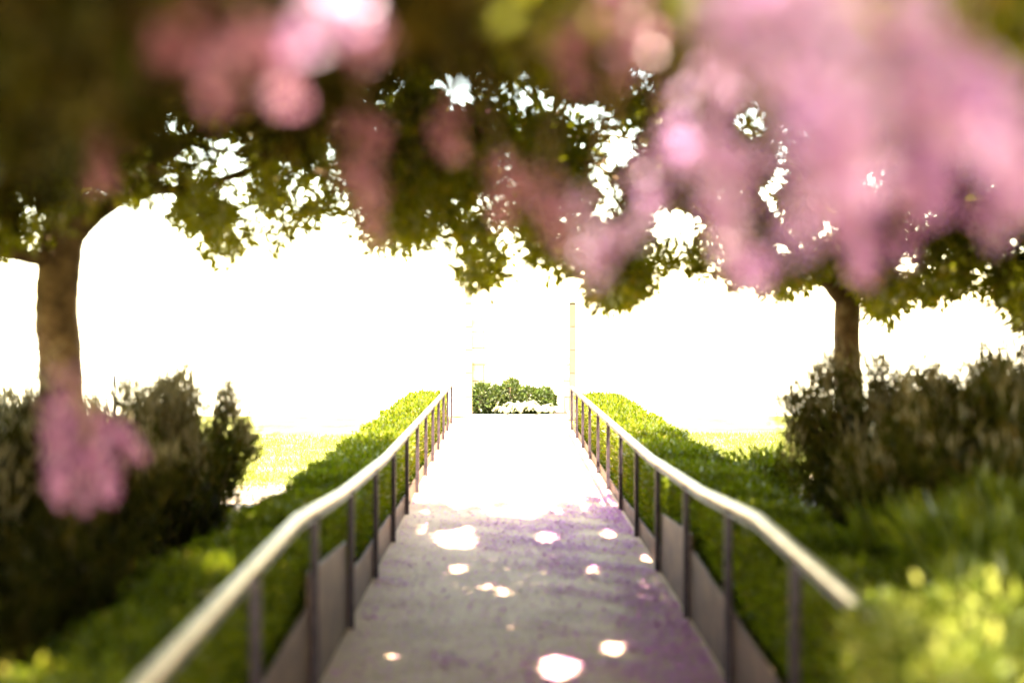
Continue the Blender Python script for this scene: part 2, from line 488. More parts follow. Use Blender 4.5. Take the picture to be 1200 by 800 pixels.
def keep_clump(c, r):
    px, py = project(c)
    s = 1500 / max(c[1], .3)
    if c[1] > 5:
        lim = np.interp(px[0], OUTX, OUTY) - 9 - 9 * math.sin(px[0] * .17 + c[1]) - 6 * math.sin(px[0] * .41)
        if py[0] + r * s * .62 > lim: return False
        if py[0] + r * s > lim - 34 and rng.uniform() < .5: return False
        # airy hollows between the branches of the lower crown
        if c[2] < 4.3:
            v = math.sin(c[0] * 5.1 + 1.7 * math.sin(c[2] * 3.3)) * math.sin(c[2] * 6.7 + 1.3 * math.sin(c[0] * 2.9 + c[1] * .35)) + .5 * math.sin(c[0] * 11.3 + c[2] * 9.1 + c[1] * .5)
            if v > .42 and rng.uniform() < .93: return False
    for gx, gy, gr in GAPS:
        if c[1] < 6.5 and (gr < 11 or gx < 220): continue
        if (px[0] - gx) ** 2 + (py[0] - gy) ** 2 < (gr * .95 + r * s * .62 + (40 / max(c[1], 1) if c[1] < 7 else 0)) ** 2: return False
    return True

# ------------------------------------------------------------------ trees
def clump_leaves(c, r, n, flat=.8):
    u = unit(rng.normal(size=(n, 3))) * (rng.uniform(0, 1, (n, 1)) ** .45) * r * rng.choice([1, 1, 1, 1.4], (n, 1))
    u[:, 2] *= flat
    ax = unit(u) + rng.normal(size=(n, 3)) * .55 + np.array([0, 0, -.35])
    return c + u, ax

def make_crown(parent, origin, boxes, nclump, per, rad, size, mat, test=True, extra=(), lace=0):
    """boxes: list of (cx,cy,cz,rx,ry,rz) ellipsoids that together make the crown's volume"""
    vol = np.array([b[3] * b[4] * b[5] for b in boxes]); vol = vol / vol.sum()
    P_, A_ = [], []
    cs = []
    tries = 0
    while len(cs) < nclump and tries < nclump * 12:
        tries += 1
        b = boxes[rng.choice(len(boxes), p=vol)]
        an, rr = rng.uniform(0, 6.283), rng.uniform(0, 1) ** .5
        zz = -1 + rng.uniform(0, 1) ** 1.3 * 2 * (1 - .55 * rr * rr)
        c = np.array([b[0] + math.cos(an) * rr * b[3], b[1] + math.sin(an) * rr * b[4], b[2] + zz * b[5]])
        r = rad * rng.uniform(.7, 1.35)
        if test and not keep_clump(c, r): continue
        cs.append((c, r))
    for c, r, k in extra: cs.append((np.array(c), r))
    for c, r in cs:
        n = int(per * (r / rad) ** 1.6)
        p, a = clump_leaves(c, r, n)
        P_.append(p); A_.append(a)
    nb = sum(len(q) for q in P_)
    # loose twiglets of a few small leaves that feather the underside of the crown
    k = 0
    while k < lace:
        k += 1
        b = boxes[rng.choice(len(boxes), p=vol)]
        an, rr = rng.uniform(0, 6.283), rng.uniform(0, 1) ** .5
        zz = -1.05 + rng.uniform(0, 1) ** 1.5 * 1.5
        c = np.array([b[0] + math.cos(an) * rr * b[3], b[1] + math.sin(an) * rr * b[4], b[2] + zz * b[5]])
        px, py = project(c)
        if py[0] + 9 > np.interp(px[0], OUTX, OUTY) - 3 * math.sin(px[0] * .21): continue
        if any((px[0] - g[0]) ** 2 + (py[0] - g[1]) ** 2 < (g[2] * .72 + 5) ** 2 for g in GAPS[:NBIG]): continue
        q, w = clump_leaves(c, .09, int(rng.integers(4, 9)))
        P_.append(q); A_.append(w)
    p = np.concatenate(P_); a = np.concatenate(A_)
    sz_ = np.where(np.arange(len(p)) < nb, size, size * .8)
    m = ~sun_open(p)
    p, a, sz_ = p[m], a[m], sz_[m]
    L = sz_ * rng.uniform(.7, 1.3, len(p))
    me = leaves_mesh(p, a, L, L * .52, .18, origin)
    return link('crown', me, mat, parent), cs

def limb(mb, pts, r0, r1, seg=10):
    s = spline(pts, 6)
    n = len(s)
    mb.tube(s, [r0 + (r1 - r0) * (i / (n - 1)) ** .8 for i in range(n)], seg, .05)

def twigs(mb, limbs, cs, k, rmin=.006):
    """thin branches out to the clumps"""
    pts = [p for l in limbs for p in spline(l, 5)[3:]]
    idx = rng.choice(len(cs), min(k, len(cs)), replace=False)
    for i in idx:
        c = Vector(cs[i][0])
        q = min(pts, key=lambda v: (v - c).length)
        if (q - c).length > 3.2: continue
        mid = q.lerp(c, .5) + Vector((random.uniform(-.2, .2), random.uniform(-.2, .2), random.uniform(0, .3)))
        mb.tube(spline([q, mid, c], 4), list(np.linspace(.022, rmin, 9)), 5)

# panicle of crumpled petals
def panicle(parent, origin, c, length, width, down, mat, n=420, lobes=5, petal=.026):
    c = Vector(c); down = Vector(down).normalized()
    a = np.array(down)
    u = unit(np.cross(a, [0.3, .9, .1])); w = np.cross(a, u)
    ps, ax = [], []
    subs = [(0.0, 0, 1.0)]
    for k in range(lobes):
        subs.append((rng.uniform(.0, .75), rng.uniform(0, 6.28), rng.uniform(.35, .6)))
    for (t0, an, sc) in subs:
        m = int(n * (0.45 if sc == 1.0 else .55 / max(1, lobes)))
        if sc == 1.0:
            t = rng.uniform(0, 1, m); rad = width * .42 * (1 - t * .75) * np.sqrt(rng.uniform(.1, 1, m))
            th = rng.uniform(0, 6.28, m)
            q = np.array(c)[None] + a * (t * length)[:, None] + u * (rad * np.cos(th))[:, None] + w * (rad * np.sin(th))[:, None]
        else:
            cc = np.array(c) + a * t0 * length + (u * math.cos(an) + w * math.sin(an)) * width * .40 * (1 - t0 * .4)
            q = cc + unit(rng.normal(size=(m, 3))) * (rng.uniform(0, 1, (m, 1)) ** .5) * width * sc * .42
        ps.append(q); ax.append(rng.normal(size=(m, 3)) + unit(q - np.array(c) - a * length * .4) * .8)
    p = np.concatenate(ps); x = np.concatenate(ax)
    L = petal * rng.uniform(.7, 1.3, len(p))
    o = link('blossom_spray', leaves_mesh(p, x, L, L * 1.05, .35, origin), mat, parent)
    return o

# --- far left tree: thick dark trunk
def tree(name, base, label, mainpts, r0, r1, limbs, boxes, ncl, per, rad, size, mat, ntw=70, test=True):
    t = root(name, base, label, 'tree', 'blossoming trees arching over the path')
    mb = MB()
    s = spline(mainpts, 8)
    n = len(s)
    rs = []
    for i in range(n):
        f = i / (n - 1)
        rs.append(r0 + (r1 - r0) * f + .45 * r0 * math.exp(-f * 14))
    mb.tube(s, rs, 16, .035)
    for pts, a, b in limbs: limb(mb, pts, a, b)
    crown, cs = make_crown(t, base, boxes, ncl, per, rad, size, mat, test, (), 9000 if base[1] > 8 else 0)
    twigs(mb, [l[0] for l in limbs], cs, ntw)
    mb.build('trunk', M['bark'], t, True, base)
    return t, cs

def pp(px, py, d): return P(px, py, d)
baseL = (-3.13, 9.2, -.02)
tL, csL = tree('flowering_tree', baseL, 'tree with thick dark trunk rising behind the pink spray on the shaded side',
     [baseL, pp(72, 440, 9.1), pp(68, 360, 9.05), pp(74, 290, 9.0), pp(84, 240, 9.0)], .155, .14,
     [([pp(78, 285, 9), pp(108, 255, 8.9), pp(150, 225, 8.8), pp(215, 170, 9.0), pp(300, 90, 9.4)], .10, .03),
      ([pp(80, 270, 9), pp(70, 190, 9.2), pp(60, 90, 9.6), pp(40, -40, 10)], .11, .03),
      ([pp(84, 260, 9), pp(105, 180, 8.8), pp(140, 80, 8.7), pp(170, -40, 8.6)], .09, .03),
      ([pp(66, 305, 9), pp(20, 298, 8.7), pp(-50, 280, 8.3), pp(-150, 220, 8)], .07, .025),
      ([pp(150, 225, 8.8), pp(250, 215, 9.6), pp(380, 160, 10.6), pp(480, 90, 11.5)], .05, .015)],
     [(-3.4, 9.6, 4.2, 3.3, 3.6, 1.8), (-.9, 10.4, 4.0, 2.2, 3.2, 1.6), (-5.4, 9.0, 4.1, 2.6, 3.2, 1.8)],
     10500, 20, .135, .098, M['leaf'])
baseR = (3.24, 12.0, -.02)
tR, csR = tree('flowering_tree', baseR, 'tree with slimmer trunk rising out of the tall dark shrubs',
     [baseR, pp(996, 470, 12), pp(993, 400, 12), pp(994, 350, 12), pp(996, 330, 12)], .125, .12,
     [([pp(990, 352, 12), pp(965, 325, 11.9), pp(925, 285, 11.8), pp(880, 220, 11.7), pp(820, 110, 11.8)], .085, .025),
      ([pp(994, 345, 12), pp(990, 280, 12.1), pp(985, 180, 12.4), pp(975, 40, 12.8)], .085, .025),
      ([pp(998, 348, 12), pp(1020, 315, 12), pp(1080, 280, 11.8), pp(1150, 240, 11.4), pp(1250, 180, 11)], .08, .025),
      ([pp(925, 285, 11.8), pp(850, 262, 12.2), pp(740, 220, 12.6), pp(640, 150, 13.2)], .045, .012)],
     [(3.0, 12.0, 4.2, 3.3, 3.4, 1.9), (1.0, 12.0, 3.9, 2.4, 3.2, 1.5), (5.6, 11.4, 4.0, 2.8, 3.4, 1.9), (1.6, 9.3, 4.6, 2.4, 2.4, 1.0)],
     13500, 20, .135, .098, M['leaf'])

# --- the two near trees whose crowns hang over the camera
baseA = (-3.7, 3.0, -.02)
tA, csA = tree('flowering_tree', baseA, 'dark leaved tree overhanging the shaded corner with rosy blossoms', 
     [baseA, (-3.72, 3.0, 1.0), (-3.6, 3.1, 2.2), (-3.4, 3.2, 2.9)], .15, .13,
     [([(-3.4, 3.2, 2.9), (-2.6, 3.6, 3.4), (-1.6, 3.7, 3.6), (-.4, 3.4, 3.7)], .09, .02),
      ([(-3.4, 3.2, 2.9), (-3.2, 4.2, 3.6), (-2.6, 5.2, 4.0), (-1.6, 6.2, 4.2)], .09, .02),
      ([(-3.4, 3.2, 2.9), (-3.2, 2.2, 3.6), (-2.4, 1.4, 3.9), (-1.2, .9, 3.9)], .09, .02),
      ([(-3.4, 3.2, 2.9), (-4.2, 3.6, 3.6), (-5.2, 4.0, 4.2)], .09, .02)],
     [(-2.4, 3.6, 4.0, 2.7, 3.2, 1.1), (-.6, 4.6, 3.95, 1.5, 2.6, .8), (-4.2, 4.6, 3.9, 2.2, 3.0, 1.4), (-3.2, 5.4, 3.4, 1.2, 1.8, .6)],
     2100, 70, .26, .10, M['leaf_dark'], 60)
baseB = (4.3, 3.4, -.02)
tB, csB = tree('flowering_tree', baseB, 'nearest tree heavy with big pale pink blossoms in the sunnier top corner',
     [baseB, (4.3, 3.4, 1.0), (4.15, 3.4, 2.3), (3.9, 3.4, 3.0)], .14, .12,
     [([(3.9, 3.4, 3.0), (2.8, 3.4, 3.5), (1.6, 3.2, 3.5), (.3, 3.1, 3.6)], .09, .02),
      ([(3.9, 3.4, 3.0), (3.0, 2.4, 3.5), (2.0, 1.8, 3.4), (.9, 1.6, 3.3), (.3, 1.7, 3.3)], .08, .015),
      ([(3.9, 3.4, 3.0), (3.4, 4.6, 3.7), (2.4, 5.8, 4.1), (1.2, 6.6, 4.3)], .09, .02),
      ([(3.9, 3.4, 3.0), (4.8, 3.2, 3.9), (5.8, 3.0, 4.4)], .09, .02)],
     [(2.6, 4.2, 4.2, 2.8, 3.2, 1.1), (.8, 5.4, 4.1, 2.0, 2.6, .85), (4.4, 5.2, 4.2, 2.4, 3.2, 1.4), (2.8, .6, 4.2, 2.4, 2.0, .8), (1.0, 7.4, 4.4, 2.2, 1.4, .7)] + [(.5, 6.3, 4.7, 1.9, 1.3, .6)] * 5,  # the repeated last ellipsoid is added out of view to shade the path
     3100, 70, .26, .10, M['leaf'], 60)

# blossoms on the near trees: (px, py, distance, length, width, lean x, material)
def hang(parent, base, px, py, d, L, W, lean, mat, bough, n=420):
    c = P(px, py, d)
    down = Vector((lean, random.uniform(-.3, .3), -1))
    panicle(parent, base, c - down.normalized() * L * .5, L, W, down, mat, n)
    s = c - down.normalized() * L * .5
    q = min(bough, key=lambda v: (v - s).length)
    mid = s.lerp(q, .5) + Vector((0, 0, .10))
    return [c + down.normalized() * L * .3, s, mid, q]

boughB = [Vector(v) for v in [(2.8, 3.4, 3.5), (2.2, 3.3, 3.5), (1.6, 3.2, 3.5), (.9, 3.15, 3.55), (.3, 3.1, 3.6), (2.0, 1.8, 3.4), (1.4, 1.7, 3.35), (.9, 1.6, 3.3), (.3, 1.7, 3.3)]]
boughA = [Vector(v) for v in [(-2.6, 3.6, 3.4), (-1.6, 3.7, 3.6), (-.4, 3.4, 3.7), (-2.4, 1.4, 3.9), (-1.2, .9, 3.9), (-2.0, 3.65, 3.5), (-.9, 3.5, 3.65)]]
tw = MB(); lv = []
LISTB = [  # top corner, very near and large
    (930, 40, 1.55, .26, .15, .5, 'petal'), (985, 95, 1.5, .28, .15, .4, 'petal'), (1115, 110, 1.65, .28, .14, .8, 'petal'),
    (1170, 160, 1.75, .24, .12, .7, 'petal'), (950, 170, 1.6, .28, .15, -.1, 'petal'), (985, 205, 1.9, .2, .10, 0, 'petal'), (860, 10, 1.6, .22, .13, .2, 'petal'),
    (1080, 175, 2.2, .26, .13, .3, 'petal_mauve'), (1095, 205, 2.4, .2, .11, 0, 'petal_mauve'),
    (1165, 235, 2.5, .26, .14, 0, 'petal_mauve'), (1195, 210, 2.4, .22, .12, 0, 'petal_mauve'), (1060, 255, 2.6, .24, .13, .1, 'petal_mauve'), (1010, 260, 2.6, .26, .13, 0, 'petal_mauve'), (1015, 290, 2.7, .18, .10, 0, 'petal_mauve'),
    (825, 175, 2.2, .28, .15, .1, 'petal'), (845, 235, 2.2, .26, .15, .2, 'petal'), (870, 295, 2.4, .24, .13, .2, 'petal'), (760, 225, 2.5, .24, .14, -.2, 'petal'),
    (700, 285, 2.5, .22, .15, 0, 'petal'), (650, 250, 2.6, .18, .13, .3, 'petal_red'), (680, 60, 2.4, .2, .13, 0, 'petal_red'), (740, 30, 2.2, .2, .13, 0, 'petal_red')]
segs = []
for (px, py, d, L, W, ln, m) in LISTB:
    near = d < 1.9 and px > 900
    segs.append(hang(tB, baseB, px, py, d, L * (.92 if near else .8), W * (.9 if near else .72), ln, M[m], boughB, 190 if near else (70 if px < 800 else 115)))
for s in segs: tw.tube(spline(s, 5), list(np.linspace(.003, .009, 16)), 5)
tw.build('hanging_twig', M['twig'], tB, True, baseB)
tw = MB()
LISTA = [(325, 85, 1.9, .19, .12, .4, 'petal_red'), (270, 85, 2.0, .16, .11, -.3, 'petal_red'), (225, 25, 2.1, .22, .15, .2, 'petal_red'), (185, 45, 2.3, .18, .12, 0, 'petal_red'), (385, 5, 1.7, .16, .11, -.4, 'petal'),
         (425, 30, 2.0, .16, .11, 0, 'petal_red'), (425, 175, 2.6, .2, .11, 0, 'petal_red'), (430, 235, 2.6, .2, .11, .2, 'petal_red'), (590, 225, 2.8, .18, .12, 0, 'petal_red'),
         (110, 190, 3.0, .18, .12, 0, 'petal_red'), (130, 180, 3.2, .18, .12, 0, 'petal_red'), (530, 150, 2.8, .16, .12, 0, 'petal_red')]
for (px, py, d, L, W, ln, m) in LISTA:
    s = hang(tA, baseA, px, py, d, L * .75, W * .65, ln, M[m], boughA, 70)
    tw.tube(spline(s, 5), list(np.linspace(.003, .009, 16)), 5)
# the low spray in front of the dark shrubs
lowc = P(100, 520, 3.4)
for (dx, dy, dz, L, W, ln) in [(-.05, 0, .10, .24, .13, .2), (-.03, .04, .02, .24, .15, .3), (.01, .05, -.04, .22, .13, .25), (-.06, -.04, -.06, .2, .10, -.05), (-.01, 0, -.11, .17, .08, .1), (.06, 0, -.09, .17, .08, .35), (.09, .03, .02, .14, .07, .9), (.11, .03, .0, .12, .05, 1.4), (-.09, .02, .0, .15, .07, -.1)]:
    c = lowc + Vector((dx * .85, dy, dz * .85)); L *= .95; W *= .85; dn = Vector((ln, 0, -1)).normalized()
    panicle(tA, baseA, c - dn * L * .5, L, W, dn, M['petal_low'], 130, 4, .020)
s = [lowc - Vector((0, 0, .1)), lowc + Vector((-.04, 0, .18)), Vector((-1.7, 3.5, 2.45)), Vector((-2.6, 3.4, 2.9)), Vector((-3.4, 3.2, 2.95))]
tw.tube(spline(s, 5), list(np.linspace(.004, .03, 21)), 6)
tw.build('hanging_twig', M['twig'], tA, True, baseA)

# sprays of leaves hanging with the blossoms
def sprays(parent, base, lst, mat, size=.06):
    ps, ax = [], []
    for (px, py, d, r, n) in lst:
        p, a = clump_leaves(np.array(P(px, py, d)), r, n, .7)
        ps.append(p); ax.append(a)
    p = np.concatenate(ps); a = np.concatenate(ax)
    m = ~sun_open(p, 1); p, a = p[m], a[m]
    L = size * rng.uniform(.7, 1.3, len(p))
    link('leaf_spray', leaves_mesh(p, a, L, L * .5, .15, base), mat, parent)
rs = random.Random(5)
lst = []
for k in range(60):
    px = rs.uniform(-60, 600); d = rs.uniform(2.0, 4.2)
    lim = 60 + 80 * math.exp(-((px - 60) / 160) ** 2) + (40 if 380 < px < 560 else 0)
    py = rs.uniform(-70, lim)
    if any((px - g[0]) ** 2 + (py - g[1]) ** 2 < (g[2] * .9 + .13 * 1500 / d) ** 2 for g in GAPS if g[2] > 11 and g[0] > 220): continue
    lst.append((px, py, d, rs.uniform(.12, .2), 90))
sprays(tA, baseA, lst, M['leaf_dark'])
lst = []
for k in range(60):
    px = rs.uniform(560, 1260); d = rs.uniform(1.8, 4.0)
    py = rs.uniform(-70, 110 if px < 1000 else 260)
    if any((px - g[0]) ** 2 + (py - g[1]) ** 2 < (g[2] * .9 + .13 * 1500 / d) ** 2 for g in GAPS if g[2] > 11 and g[0] > 220): continue
    lst.append((px, py, d, rs.uniform(.09, .16), 60))
sprays(tB, baseB, lst, M['leaf'])

# blossoms among the far crowns
def far_blossoms(parent, base, cs, k, mats):
    low = [c for c in cs if c[0][2] < 4.6]
    for i in rng.choice(len(low), k, replace=False):
        c, r = low[i]
        panicle(parent, base, Vector(c) + Vector((0, 0, .05)), .24, .15, (random.uniform(-.3, .3), random.uniform(-.3, .3), 1), M[random.choice(mats)], 130, 4, .035)
far_blossoms(tL, baseL, csL, 34, ['petal_red', 'petal'])
far_blossoms(tR, baseR, csR, 44, ['petal', 'petal_red'])

# ------------------------------------------------------------------ hedges
def hedge(side, label):
    xin = (PL - .10) if side < 0 else (PR + .10)
    def outer(y): return (np.interp(y, [0, 5, 10, 27], [-1.70, -1.76, -1.87, -1.90]) if side < 0 else np.interp(y, [0, 5, 7.5, 10, 27], [1.9, 1.94, 2.08, 2.28, 2.35]))
    def top(y): return np.interp(y, [0, 4, 7, 11, 27], [.98, .96, .87, .73, .60])
    y0, y1 = 1.2, 25.4 if side > 0 else 26.4
    base = ((xin + outer(10)) / 2, y0, 0)
    t = root('hedge', base, label, 'hedge', 'clipped hedges outside the railings')
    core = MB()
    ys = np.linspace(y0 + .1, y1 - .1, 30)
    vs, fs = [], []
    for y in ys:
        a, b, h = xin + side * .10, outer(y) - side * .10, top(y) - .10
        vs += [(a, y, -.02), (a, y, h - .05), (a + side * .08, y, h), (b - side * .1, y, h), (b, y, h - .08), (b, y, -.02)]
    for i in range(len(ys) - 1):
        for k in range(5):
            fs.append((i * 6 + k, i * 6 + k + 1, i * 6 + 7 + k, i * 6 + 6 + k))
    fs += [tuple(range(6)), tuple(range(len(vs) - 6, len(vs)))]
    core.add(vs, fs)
    core.build('branches', M['core'], t, False, base)  # solid dark mesh added inside the hedge to block light
    N = 150000
    f = rng.uniform(0, 1, N) ** 1.35
    y = y0 + (y1 - y0) * f
    size = np.interp(y, [0, 6, 12, 26], [.034, .04, .05, .07])
    keep = rng.uniform(0, 1, N) < np.interp(y, [0, 6, 26], [1, .9, .5])
    y, size = y[keep], size[keep]
    n = len(y)
    xo, h = outer(y), top(y)
    lump = .035 * np.sin(y * 2.3 + side) + .03 * np.sin(y * 5.1) + .02 * np.sin(y * 11.7)
    h = h + lump
    w = np.abs(xo - xin)
    per = rng.uniform(0, 1, n) * (w + 1.7)
    # inner side / top / outer side
    x = np.empty(n); z = np.empty(n); nx = np.zeros(n); nz = np.zeros(n)
    a = per < .85
    b = (per >= .85) & (per < .85 + w)
    c = ~a & ~b
    x[a] = xin; z[a] = rng.uniform(.02, 1, a.sum()) * h[a]; nx[a] = -side
    x[b] = xin + side * (per[b] - .85); z[b] = h[b]; nz[b] = 1
    x[c] = xo[c]; z[c] = rng.uniform(0, 1, c.sum()) * h[c]; nx[c] = side
    # rounded shoulders
    e = np.minimum(np.abs(x - xin), np.abs(x - xo))
    z -= np.where(b, .07 * np.exp(-e / .06), 0)
    dep = rng.uniform(-.03, .09, n)
    x -= nx * dep; z -= nz * dep
    p = np.stack([x, y, np.maximum(z, 0.0)], 1) + rng.normal(size=(n, 3)) * .012
    ax = np.stack([nx, np.zeros(n), nz + .6], 1) + rng.normal(size=(n, 3)) * .55
    L = size * rng.uniform(.7, 1.3, n)
    link('foliage', leaves_mesh(p, ax, L, L * .5, .2, base), M['hedge'], t)
hedge(-1, 'clipped green hedge between the path and the dark shaded shrubs')
hedge(1, 'clipped green hedge with a burst of direct sun on its near top')

# ------------------------------------------------------------------ shrubs
def shrub(x, y, rx, ry, h, n, label, mat, blade=.12, wid=.016, group='shrubs in the beds', lean=.45, cat='shrub', name='shrub', plume=None, core=True):
    t = root(name, (x, y, -.02), label, cat, group)
    st = MB()
    tips = []
    ns = 46
    for k in range(ns):
        an = random.uniform(0, 6.28); rr = math.sqrt(random.random())
        bx, by = math.cos(an) * rr * rx * .35, math.sin(an) * rr * ry * .35
        hh = h * random.uniform(.75, 1.0) * (1 - .28 * rr ** 2)
        tx, ty = math.cos(an) * rr * rx * .95, math.sin(an) * rr * ry * .95
        pts = spline([(bx, by, 0), (bx + (tx - bx) * .35, by + (ty - by) * .35, hh * .5), (tx, ty, hh)], 4)
        st.tube(pts, list(np.linspace(.012, .003, len(pts))), 5)
        tips.append([np.array(p) for p in pts])
    st.build('stems', M['twig'], t, True)
    T = np.array(tips)                                  # ns, 9, 3
    i = rng.integers(0, ns, n)
    f = rng.uniform(0, 1, n) ** .75 * (T.shape[1] - 1.001)
    a = f.astype(int); fr = (f - a)[:, None]
    p = T[i, a] * (1 - fr) + T[i, a + 1] * fr
    d = unit(T[i, a + 1] - T[i, a])
    p = p + rng.normal(size=(n, 3)) * np.array([rx, ry, h * .3]) * .085
    p[:, 2] = np.maximum(p[:, 2], .01)
    ax = d + rng.normal(size=(n, 3)) * lean
    L = blade * rng.uniform(.6, 1.4, n)
    link('foliage', leaves_mesh(p, ax, L, wid * L / blade * rng.uniform(.8, 1.3, n), .12), mat, t)
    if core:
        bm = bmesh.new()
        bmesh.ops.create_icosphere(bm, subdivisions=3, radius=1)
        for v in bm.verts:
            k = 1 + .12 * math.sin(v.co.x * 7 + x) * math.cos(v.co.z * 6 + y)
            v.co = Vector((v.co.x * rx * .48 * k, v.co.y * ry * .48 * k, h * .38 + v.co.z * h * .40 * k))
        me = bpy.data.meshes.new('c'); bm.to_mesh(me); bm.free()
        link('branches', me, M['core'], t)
    if plume:
        m = plume
        i = rng.integers(0, ns, m)
        p = T[i, -1] + rng.normal(size=(m, 3)) * np.array([rx * .06, ry * .06, .07]) + np.array([0, 0, .03])
        ax = np.array([0, 0, 1.]) + rng.normal(size=(m, 3)) * .3
        L = .13 * rng.uniform(.6, 1.3, m)
        link('plumes', leaves_mesh(p, ax, L, L * .1, .1), M['plume'], t)
    return t

SH = 'M'
# shaded side
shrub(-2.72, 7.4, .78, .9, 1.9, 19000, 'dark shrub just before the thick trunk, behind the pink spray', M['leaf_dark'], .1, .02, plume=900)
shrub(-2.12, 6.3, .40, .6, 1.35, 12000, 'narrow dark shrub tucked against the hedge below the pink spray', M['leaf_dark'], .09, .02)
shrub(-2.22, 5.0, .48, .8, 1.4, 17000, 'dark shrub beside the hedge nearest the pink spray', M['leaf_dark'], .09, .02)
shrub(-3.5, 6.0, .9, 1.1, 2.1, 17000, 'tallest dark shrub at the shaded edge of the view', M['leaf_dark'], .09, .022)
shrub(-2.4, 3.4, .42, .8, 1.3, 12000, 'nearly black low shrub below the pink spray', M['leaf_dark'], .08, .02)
shrub(-4.9, 8.4, 1.3, 1.2, 2.15, 13000, 'dark shrub to the outer side of the thick trunk', M['shrub'], plume=900)
shrub(-2.75, 10.6, .78, .8, 1.75, 13000, 'feathery tan topped shrub just past the thick trunk', M['shrub'], plume=3200)
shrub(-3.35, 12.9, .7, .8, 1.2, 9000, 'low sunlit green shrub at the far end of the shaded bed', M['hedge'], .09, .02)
shrub(-4.9, 12.2, 1.3, 1.2, 1.5, 9000, 'pale feathery shrub farther out past the thick trunk', M['shrub'], plume=2600)
# sunnier side
shrub(3.0, 10.3, .85, .8, 1.95, 14000, 'brown green upright shrub at the foot of the slimmer trunk', M['shrub'], plume=1800)
shrub(4.1, 10.3, 1.0, .9, 2.1, 15000, 'tall upright shrub beside the slimmer trunk, farther from the path', M['shrub'], plume=1500)
shrub(3.1, 8.0, .95, 1.0, 1.95, 20000, 'broad dark upright shrub in front of the slimmer trunk', M['shrub'], .13, plume=700)
shrub(4.3, 8.0, 1.1, 1.1, 2.15, 20000, 'tall dark bronze shrub at the sunnier edge of the view', M['shrub'], .13, plume=900)
shrub(5.6, 10.8, 1.1, 1.1, 2.1, 11000, 'upright shrub partly cut off by the frame past the slimmer trunk', M['shrub'], plume=1500)
shrub(2.65, 13.2, .7, .8, .95, 8000, 'small bright green shrub past the slimmer trunk by the lawn', M['hedge'], .09, .02)
# blade-leaved clumps
def grass_clump(x, y, r, h, n, label):
    t = root('ornamental_grass', (x, y, -.02), label, 'grass clump', 'bladed clumps beside the sunnier hedge')
    an = rng.uniform(0, 6.28, n); rr = np.sqrt(rng.uniform(0, 1, n)) * r * .75
    z = rng.uniform(0, .75, n) ** 1.1 * h
    sp = 1 + .35 * z / h
    p = np.stack([np.cos(an) * rr * sp, np.sin(an) * rr * sp, z], 1)
    ax = np.stack([np.cos(an) * .35, np.sin(an) * .35, np.ones(n)], 1) + rng.normal(size=(n, 3)) * .25
    L = .26 * rng.uniform(.6, 1.3, n)
    link('blades', leaves_mesh(p, ax, L, .016 * rng.uniform(.8, 1.4, n), .1), M['blade'], t)
grass_clump(2.3, 5.5, .42, 1.3, 7500, 'bright bladed clump touching the sunlit patch of the hedge')
grass_clump(2.3, 4.3, .40, 1.2, 6500, 'bladed clump lowest in the sunnier corner')
grass_clump(2.5, 6.5, .45, 1.45, 8500, 'taller bladed clump behind the bright one')
grass_clump(3.05, 7.0, .5, 1.6, 9000, 'tallest bladed clump in front of the broad dark shrub')
grass_clump(2.42, 7.5, .32, 1.2, 5500, 'slim bladed clump between two bronze shrubs')
# the leafy shoots that spill over the railing into the sun
t = root('trailing_plant', (1.72, 3.9, -.02), 'sunlit leafy plant spilling over the railing in the corner', 'plant')
ps, ax = [], []
st = MB()
for (x, y, z, r, n) in [(1.50, 4.15, 1.05, .17, 420), (1.62, 4.5, 1.08, .2, 460), (1.72, 4.0, .92, .2, 420), (1.48, 3.75, .98, .17, 360), (1.66, 3.5, .85, .2, 380), (1.45, 3.3, .95, .16, 320), (1.82, 4.7, 1.05, .18, 380), (1.42, 4.4, .93, .12, 220), (1.33, 4.4, 1.12, .12, 300), (1.28, 4.05, 1.13, .14, 360), (1.30, 3.7, 1.12, .15, 360), (1.24, 3.35, 1.1, .16, 360)]:
    p, a = clump_leaves(np.array([x, y, z]), r, n, .8)
    ps.append(p); ax.append(a + np.array([0, 0, .8]))
    st.tube(spline([(0, 0, 0), ((x - 1.72) * .3, (y - 3.9) * .4, z * .6), (x - 1.72, y - 3.9, z)], 4), .008, 5)
p = np.concatenate(ps); a = np.concatenate(ax); L = .06 * rng.uniform(.6, 1.4, len(p))
link('foliage', leaves_mesh(p, a, L, L * .45, .15, (1.72, 3.9, -.02)), M['bright_leaf'], t)
st.build('stems', M['twig'], t, True)

# ------------------------------------------------------------------ lawn blades, gravel edge, edging stones
def blades(name, x0, x1, y0, y1, n, L, mat, label):
    p = np.stack([rng.uniform(x0, x1, n), rng.uniform(y0, y1, n), np.full(n, -.03)], 1)
    ax = np.array([0, 0, 1.]) + rng.normal(size=(n, 3)) * .45
    ax[:, 2] = np.abs(ax[:, 2])
    o = link(name, leaves_mesh(p, ax, L * rng.uniform(.5, 1.4, n), L * .16, .1), mat)
    return tag(o, label, 'grass', kind='stuff')
blades('grass', -9, -1.6, 16.2, 24, 26000, .07, M['straw'], 'short yellow green lawn grass beyond the shaded bed')
blades('grass', 2.0, 9, 17.6, 24.5, 26000, .07, M['straw'], 'short yellow green lawn grass beyond the tall upright shrubs')

